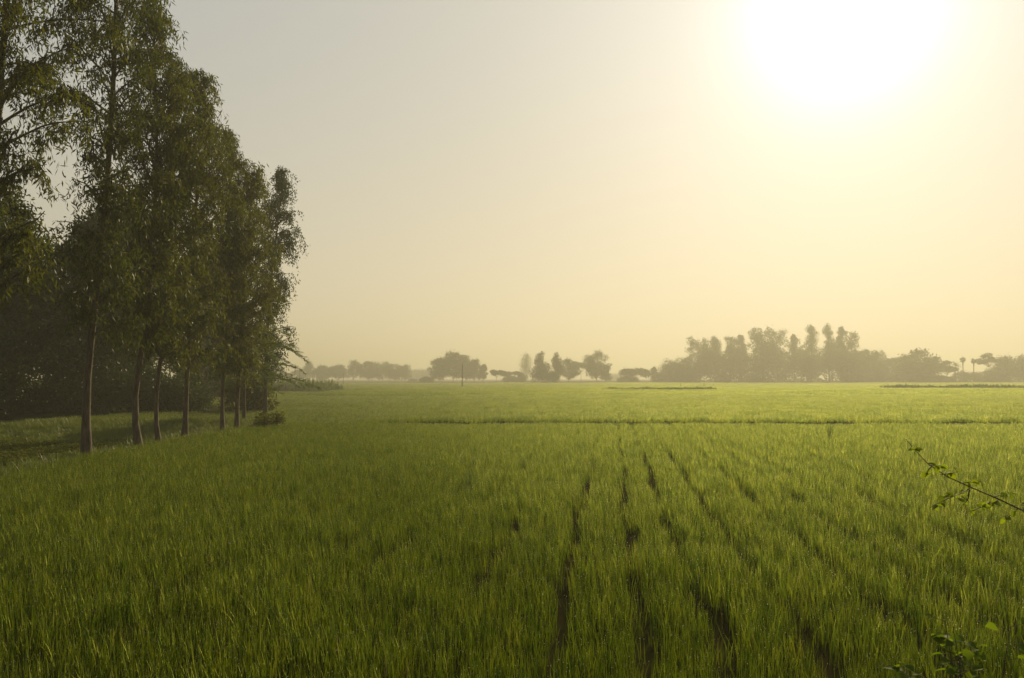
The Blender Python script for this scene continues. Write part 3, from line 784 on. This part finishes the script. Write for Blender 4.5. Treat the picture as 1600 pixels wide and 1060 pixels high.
for k, (px, py, w, d, kind, lab, grp) in enumerate(far):
    if d > 200: d *= FARTHER
    if lab in (LG1, LG2, LG3, LG4):     # counted along the grove, starting from a landmark
        count[lab] = count.get(lab, 0) + 1; n_ = ORD[count[lab]]
        lab = {LG1: 'faint hazy round tree, %s round one from the pale house along the far grove', LG2: 'faint hazy upright tree, %s upright one from the pale house along the far grove',
               LG3: 'hazy tall open-crowned tree, %s along the big copse from the lone umbrella tree', LG4: 'low hazy bush, %s along the foot of the big copse from the lone umbrella tree'}[lab] % n_
    q = pix(px, py, d); H = q.z - float(terrain(q.x, d)) ; W = w / F * d
    pale = kind == 'column'
    nl = {'tall': 5200, 'umbrella': 3600, 'column': 3400, 'bush': 3000, 'dense': 6500}.get(kind, 6200)
    Wt = W * (1.35 if kind == 'tall' else 1.2)
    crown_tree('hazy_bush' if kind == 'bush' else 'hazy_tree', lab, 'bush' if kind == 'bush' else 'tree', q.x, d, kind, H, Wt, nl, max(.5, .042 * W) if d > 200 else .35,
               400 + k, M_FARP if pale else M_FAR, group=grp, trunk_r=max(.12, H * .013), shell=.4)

# palms
def fan_palm(label, px, py, d, seed):
    d *= FARTHER
    rg = np.random.default_rng(seed); q = pix(px, py, d); g = float(terrain(q.x, d)); H = q.z - g
    t = thing('fan_palm', label, 'palm', (q.x, d, g - .1), 'fan palms on the horizon')
    w, l = Acc(), Acc()
    w.tube(wob_path((0, 0, 0), (.1, 0, H - 1.0), 8, .08, rg), np.linspace(.28, .2, 8), 8)
    for k in range(26):
        az = rg.uniform(0, 6.28); el = rg.uniform(-.9, 1.4); dd = np.array([math.cos(az) * math.cos(el), math.sin(az) * math.cos(el), math.sin(el)])
        C = np.array([.1, 0, H - 1.1]) + dd * .35
        m = 9; D = dd + rg.normal(0, .38, (m, 3)); leaf_quads(l, np.repeat(C[None], m, 0), D, rg.uniform(1.1, 1.65, m), np.full(m, .24), rg)
    for k in range(40):   # old hanging leaves below
        C = np.array([.1, 0, H - 1.6 - 1.8 * rg.random()]); D = np.array([[rg.normal(0, .5), rg.normal(0, .5), -1.]])
        leaf_quads(l, C[None], D, np.array([.95]), np.array([.3]), rg)
    obj('trunk', w.mesh('fan_palm_trunk', M_DBARK, True), t); obj('crown', l.mesh('fan_palm_crown', M_FAR), t)
def feather_palm(label, px, py, d, seed):
    d *= FARTHER
    rg = np.random.default_rng(seed); q = pix(px, py, d); g = float(terrain(q.x, d)); H = q.z - g
    t = thing('feather_palm', label, 'palm', (q.x, d, g - .1))
    w, l = Acc(), Acc()
    w.tube(wob_path((0, 0, 0), (.2, 0, H - 1.2), 8, .1, rg), np.linspace(.26, .18, 8), 8)
    for k in range(24):
        az = rg.uniform(0, 6.28); el = rg.uniform(-.2, 1.2); dd = np.array([math.cos(az) * math.cos(el), math.sin(az) * math.cos(el), math.sin(el)])
        s = np.linspace(.05, 1, 18)[:, None]; Lf = rg.uniform(2.6, 3.6)
        C = np.array([.2, 0, H - 1.3]) + dd * Lf * s + np.array([0, 0, -.9]) * s ** 2
        D = dd * .5 + rg.normal(0, .5, (18, 3)); leaf_quads(l, C, D, np.full(18, .65), np.full(18, .14), rg)
    obj('trunk', w.mesh('feather_palm_trunk', M_DBARK, True), t); obj('crown', l.mesh('feather_palm_crown', M_FAR), t)
fan_palm('fan palm with round tufted head, the taller of two, next to the feather palm', 1504, 559, 322, 701)
fan_palm('shorter fan palm with a shaggy skirt of old leaves, beside the shaggy tree', 1521, 561, 322, 702)
feather_palm('feather-leaved palm leaning at the end of the wide mound-shaped tree', 1492, 567, 320, 703)

# ------------------------------------------------------------------ poles, stakes, far house
def pole(name, label, cat, px, ptop, d, r, lean=0.0, arm=False, group=None):
    q = pix(px, ptop, d); g = float(terrain(q.x, d)); H = q.z - g
    t = thing(name, label, cat, (q.x - lean * H, d, g - .2), group)
    a = Acc(); Pp = np.array([[0, 0, 0], [lean * H * .3, 0, H * .33], [lean * H * .62, .02, H * .66], [lean * H, 0, H + .2]])
    a.tube(Pp, [r * 1.25, r * 1.1, r, r * .85], 8)
    top = Pp[-1]; a.add([top + np.array([math.cos(k * .785) * r * .85, math.sin(k * .785) * r * .85, .0]) for k in range(8)], [[0, 1, 2, 3, 4, 5, 6, 7]])
    obj('shaft', a.mesh(name + '_shaft', M_WOOD), t)
    if arm:
        b = Acc(); b.tube([(lean * H - .7, 0, H - .25), (lean * H, .06, H - .22), (lean * H + .7, 0, H - .25)], .06, 6)
        obj('crossarm', b.mesh(name + '_arm', M_WOOD), t)
        for s_ in (-.6, 0, .6):
            c = Acc(); c.tube([(lean * H + s_, 0.03, H - .22), (lean * H + s_, .03, H - .02)], [.05, .03], 6)
            obj('insulator', c.mesh('insulator', M_PLASTER), t)
    return t
pole('utility_pole', 'dark wooden pole leaning slightly in the paddy before the rounded grove', 'pole', 722.5, 568.5, 225, .13, .008)
pole('utility_pole', 'faint pole with crossarm nearest the pale house', 'pole', 445, 582, 330, .12, 0, True)
pole('utility_pole', 'thick faint pole before the low far grove, beside a thinner one', 'pole', 461, 570, 300, .13, .0)
pole('utility_pole', 'thinner faint pole close beside the thick faint pole', 'pole', 468, 578, 330, .10, .0)
pole('utility_pole', 'lone faint pole before the middle of the low far grove', 'pole', 536.5, 582, 340, .11, .0)
pole('wooden_stake', 'short stake tilting sideways in the far paddy before the big copse', 'stake', 1063.5, 599.5, 230, .10, .09)
pole('wooden_stake', 'upright stake of two standing close before the big copse, thicker one', 'stake', 1100, 599.5, 230, .11, .0)
pole('wooden_stake', 'upright stake of two standing close before the big copse, thinner one', 'stake', 1115, 600, 232, .08, .0)

h0 = pix(446, 588, 480); hg = float(terrain(h0.x, 480))
ht = thing('far_house', 'small pale flat-roofed house in haze at the end of the low far grove', 'house', (h0.x, 480, hg))
def box(a, x0, x1, y0, y1, z0, z1):
    V = [(x, y, z) for z in (z0, z1) for y in (y0, y1) for x in (x0, x1)]
    a.add(V, [[0, 2, 3, 1], [4, 5, 7, 6], [0, 1, 5, 4], [2, 6, 7, 3], [0, 4, 6, 2], [1, 3, 7, 5]])
a = Acc(); box(a, -4.6, 4.6, 0, 6, -.2, 4.3); obj('wall', a.mesh('house_wall', M_PLASTER), ht)
a = Acc(); box(a, -5.0, 5.0, -.5, 6.4, 4.3, 4.6); obj('roof', a.mesh('house_roof', M_PLASTER), ht)
a = Acc(); box(a, -.5, .5, -.03, .05, 0, 2.1); obj('door', a.mesh('house_door', M_SHUTTER), ht)
for s_ in (-2.8, 2.6):
    a = Acc(); box(a, s_ - .5, s_ + .5, -.03, .05, 1.2, 2.4); obj('window', a.mesh('house_window', M_SHUTTER), ht)

# ------------------------------------------------------------------ shrub on the road bank (twig in view) and the broad-leaved weed
def big_leaf(name, mat, aspect=.72, n=5):
    """ovate leaf, 1 long, lying along +x, folded along the midrib and drooping"""
    t = np.linspace(0, 1, n + 1); w = aspect * .5 * np.sin(np.pi * t ** .75) ** .8
    z = -.18 * t ** 2
    mid = np.column_stack([t, 0 * t, z]); Lh = np.column_stack([t, w, z + w * .28]); Rh = np.column_stack([t, -w, z + w * .28])
    V = np.concatenate([mid, Lh[1:-1], Rh[1:-1]]); q = []; tr = []
    l = lambda k: n + k; r = lambda k: n + (n - 1) + k
    tr += [[0, 1, l(1)], [0, r(1), 1], [n - 1, n, l(n - 1)], [n - 1, r(n - 1), n]]
    for k in range(1, n - 1): q += [[k, k + 1, l(k + 1), l(k)], [k, r(k), r(k + 1), k + 1]]
    return mesh_np(name, V, [np.array(q), np.array(tr)], mat, True)
LEAF = [big_leaf('shrub_leaf_%d' % k, M_TWIG_LEAF, a) for k, a in enumerate((.62, .78, .7))]
M_BROAD = leaf_mat('broad_leaf', (0.045, 0.085, 0.008), (0.13, 0.17, 0.012), trans=0.6, gloss=0.004, rough=0.4, tcol=(1.4, 1.35, .4), warm=(.22, .17, .02))
WLEAF = [big_leaf('weed_leaf_%d' % k, M_BROAD, a) for k, a in enumerate((.95, 1.05, .85))]

def put_leaf(parent, me, base, d, size, roll):
    o = obj('leaf', me, parent)
    q = Vector(d).to_track_quat('X', 'Z')
    o.rotation_mode = 'QUATERNION'
    from mathutils import Quaternion
    o.rotation_quaternion = q @ Quaternion((1, 0, 0), roll)
    o.location = base; o.scale = (size,) * 3
    return o

rg = np.random.default_rng(900)
DTW = 4.0
sx, sy = 3.55, 3.7
sz = float(terrain(sx, sy)) - .03
shrub = thing('wild_shrub', 'straggly shrub on the road bank with one bare arching twig over the rice', 'shrub', (sx, sy, sz))
O = Vector((sx, sy, sz))
def rel(v): return np.array(v - O)
twig_px = [(1700, 838, 3.8), (1600, 799, 3.9), (1560, 780, 3.95), (1520, 763, 4.0), (1480, 745, 4.0), (1450, 725, 4.0), (1432, 706, 4.0), (1416, 687, 4.0)]
tw = [rel(pix(a_, b_, c_)) for a_, b_, c_ in twig_px]
stem = np.array([[0, 0, 0], [.02, .05, .5], [.0, .1, 1.0], [-.08, .15, 1.45]] + [tw[0]])
a = Acc(); a.tube(stem, [.018, .014, .010, .007, .0047], 8); a.tube(np.array([stem[-1]] + tw[1:]), np.linspace(.0046, .0014, len(tw)), 7)
for k in range(3):
    e = np.array([.5 - .3 * k, .2 * k - .1, 1.5 + .2 * k]); a.tube(wob_path((0, .02, .1), e, 7, .06, rg), np.linspace(.016, .004, 7), 6)
subs = [((1515, 764), (1483, 778)), ((1470, 742), (1500, 738)), ((1455, 730), (1440, 745)), ((1452, 727), (1470, 728)), ((1552, 777), (1578, 770)), ((1500, 755), (1532, 752)), ((1560, 782), (1538, 790)), ((1590, 795), (1570, 812)), ((1483, 778), (1455, 795)), ((1515, 766), (1505, 790)), ((1425, 698), (1432, 705)), ((1600, 799), (1615, 780)), ((1545, 786), (1520, 800))]
for (p0, p1) in subs:
    A_ = rel(pix(p0[0], p0[1], 4.0)); dv = rg.uniform(-.12, .12); B_ = rel(pix(p1[0], p1[1], 4.0 + dv))
    a.tube(wob_path(A_, B_, 5, .006, rg), np.linspace(.003, .0014, 5), 5)
    for j in range(7):
        u = rg.uniform(.25, 1.0); b0 = A_ * (1 - u) + B_ * u
        d = unit(np.array([rg.normal(0, 1), rg.normal(0, .7), rg.normal(-.1, .55)])) 
        put_leaf(shrub, LEAF[int(rg.integers(0, 3))], b0, d, rg.uniform(.026, .046), rg.normal(0, .9))
for k in range(44):
    u = rg.uniform(0, 1) ; b0 = np.array([.45, .1, 1.45]) * u + np.array([rg.normal(0, .14), rg.normal(0, .12), .1 + rg.normal(0, .12)])
    put_leaf(shrub, LEAF[int(rg.integers(0, 3))], b0, unit(rg.normal(size=3) + np.array([0, 0, -.2])), rg.uniform(.04, .06), rg.normal(0, .8))
obj('stem', a.mesh('shrub_stem', M_TWIG, True), shrub)

wx, wy = 2.72, 4.6
wz = float(terrain(wx, wy)) - .03
weed = thing('broad_leaved_weed', 'broad-leaved weed with yellowing leaf tips at the edge of the rice', 'weed', (wx, wy, wz))
a = Acc()
for k in range(24):
    az = rg.uniform(0, 6.28); rr = rg.uniform(.05, .46)
    e = np.array([math.cos(az) * rr - .08, math.sin(az) * rr * .8, rg.uniform(1.05, 1.50) - .35 * rr])
    Pp = wob_path((rg.normal(0, .03), rg.normal(0, .03), 0), e, 7, .04, rg)
    a.tube(Pp, np.linspace(.0055, .0018, 7), 6)
    for j in range(13):
        u = rg.uniform(.45, 1.0) ** .6; i0 = u * 5.99; i_ = int(i0); b0 = Pp[i_] + (Pp[i_ + 1] - Pp[i_]) * (i0 - i_)
        az2 = rg.uniform(0, 6.28); d = np.array([math.cos(az2), math.sin(az2), rg.normal(.1, .3)])
        b1 = b0 + d * rg.uniform(.02, .07)
        a.tube([b0, (b0 + b1) / 2, b1], .0016, 4)
        put_leaf(weed, WLEAF[int(rg.integers(0, 3))], b1, d, rg.uniform(.042, .082), rg.normal(0, .5))
obj('stem', a.mesh('weed_stem', M_TWIG, True), weed)

# a few taller grass weeds standing out of the rice
for k, (px, py, d, lab) in enumerate([(1297, 684, 35, 'taller dark grass stalk clump standing out of the open rice'), (733, 742, 19.5, 'small upright brown grass clump in the rice')]):
    q = pix(px, py, d)
    t = thing('grass_clump', lab, 'grass', (q.x, d, float(terrain(q.x, d))))
    obj('blades', blade_patch('tall_grass', M_WEED, rng, .12, 30, .95 if k == 0 else .62, .014, .1), t)

# ------------------------------------------------------------------ haze
mh, N, L = new_mat('morning_haze')
o_ = N.new('ShaderNodeOutputMaterial'); v_ = N.new('ShaderNodeVolumePrincipled')
v_.inputs['Color'].default_value = (0.47, 0.465, 0.385, 1)
v_.inputs['Density'].default_value = 0.0013
v_.inputs['Anisotropy'].default_value = 0.42
L.new(v_.outputs[0], o_.inputs['Volume'])
a = Acc(); box(a, -1510, 1510, -310, 1910, -3, 40)
hz = obj('haze', a.mesh('haze', mh), kind='stuff', label='pale golden morning haze over the fields', category='haze')
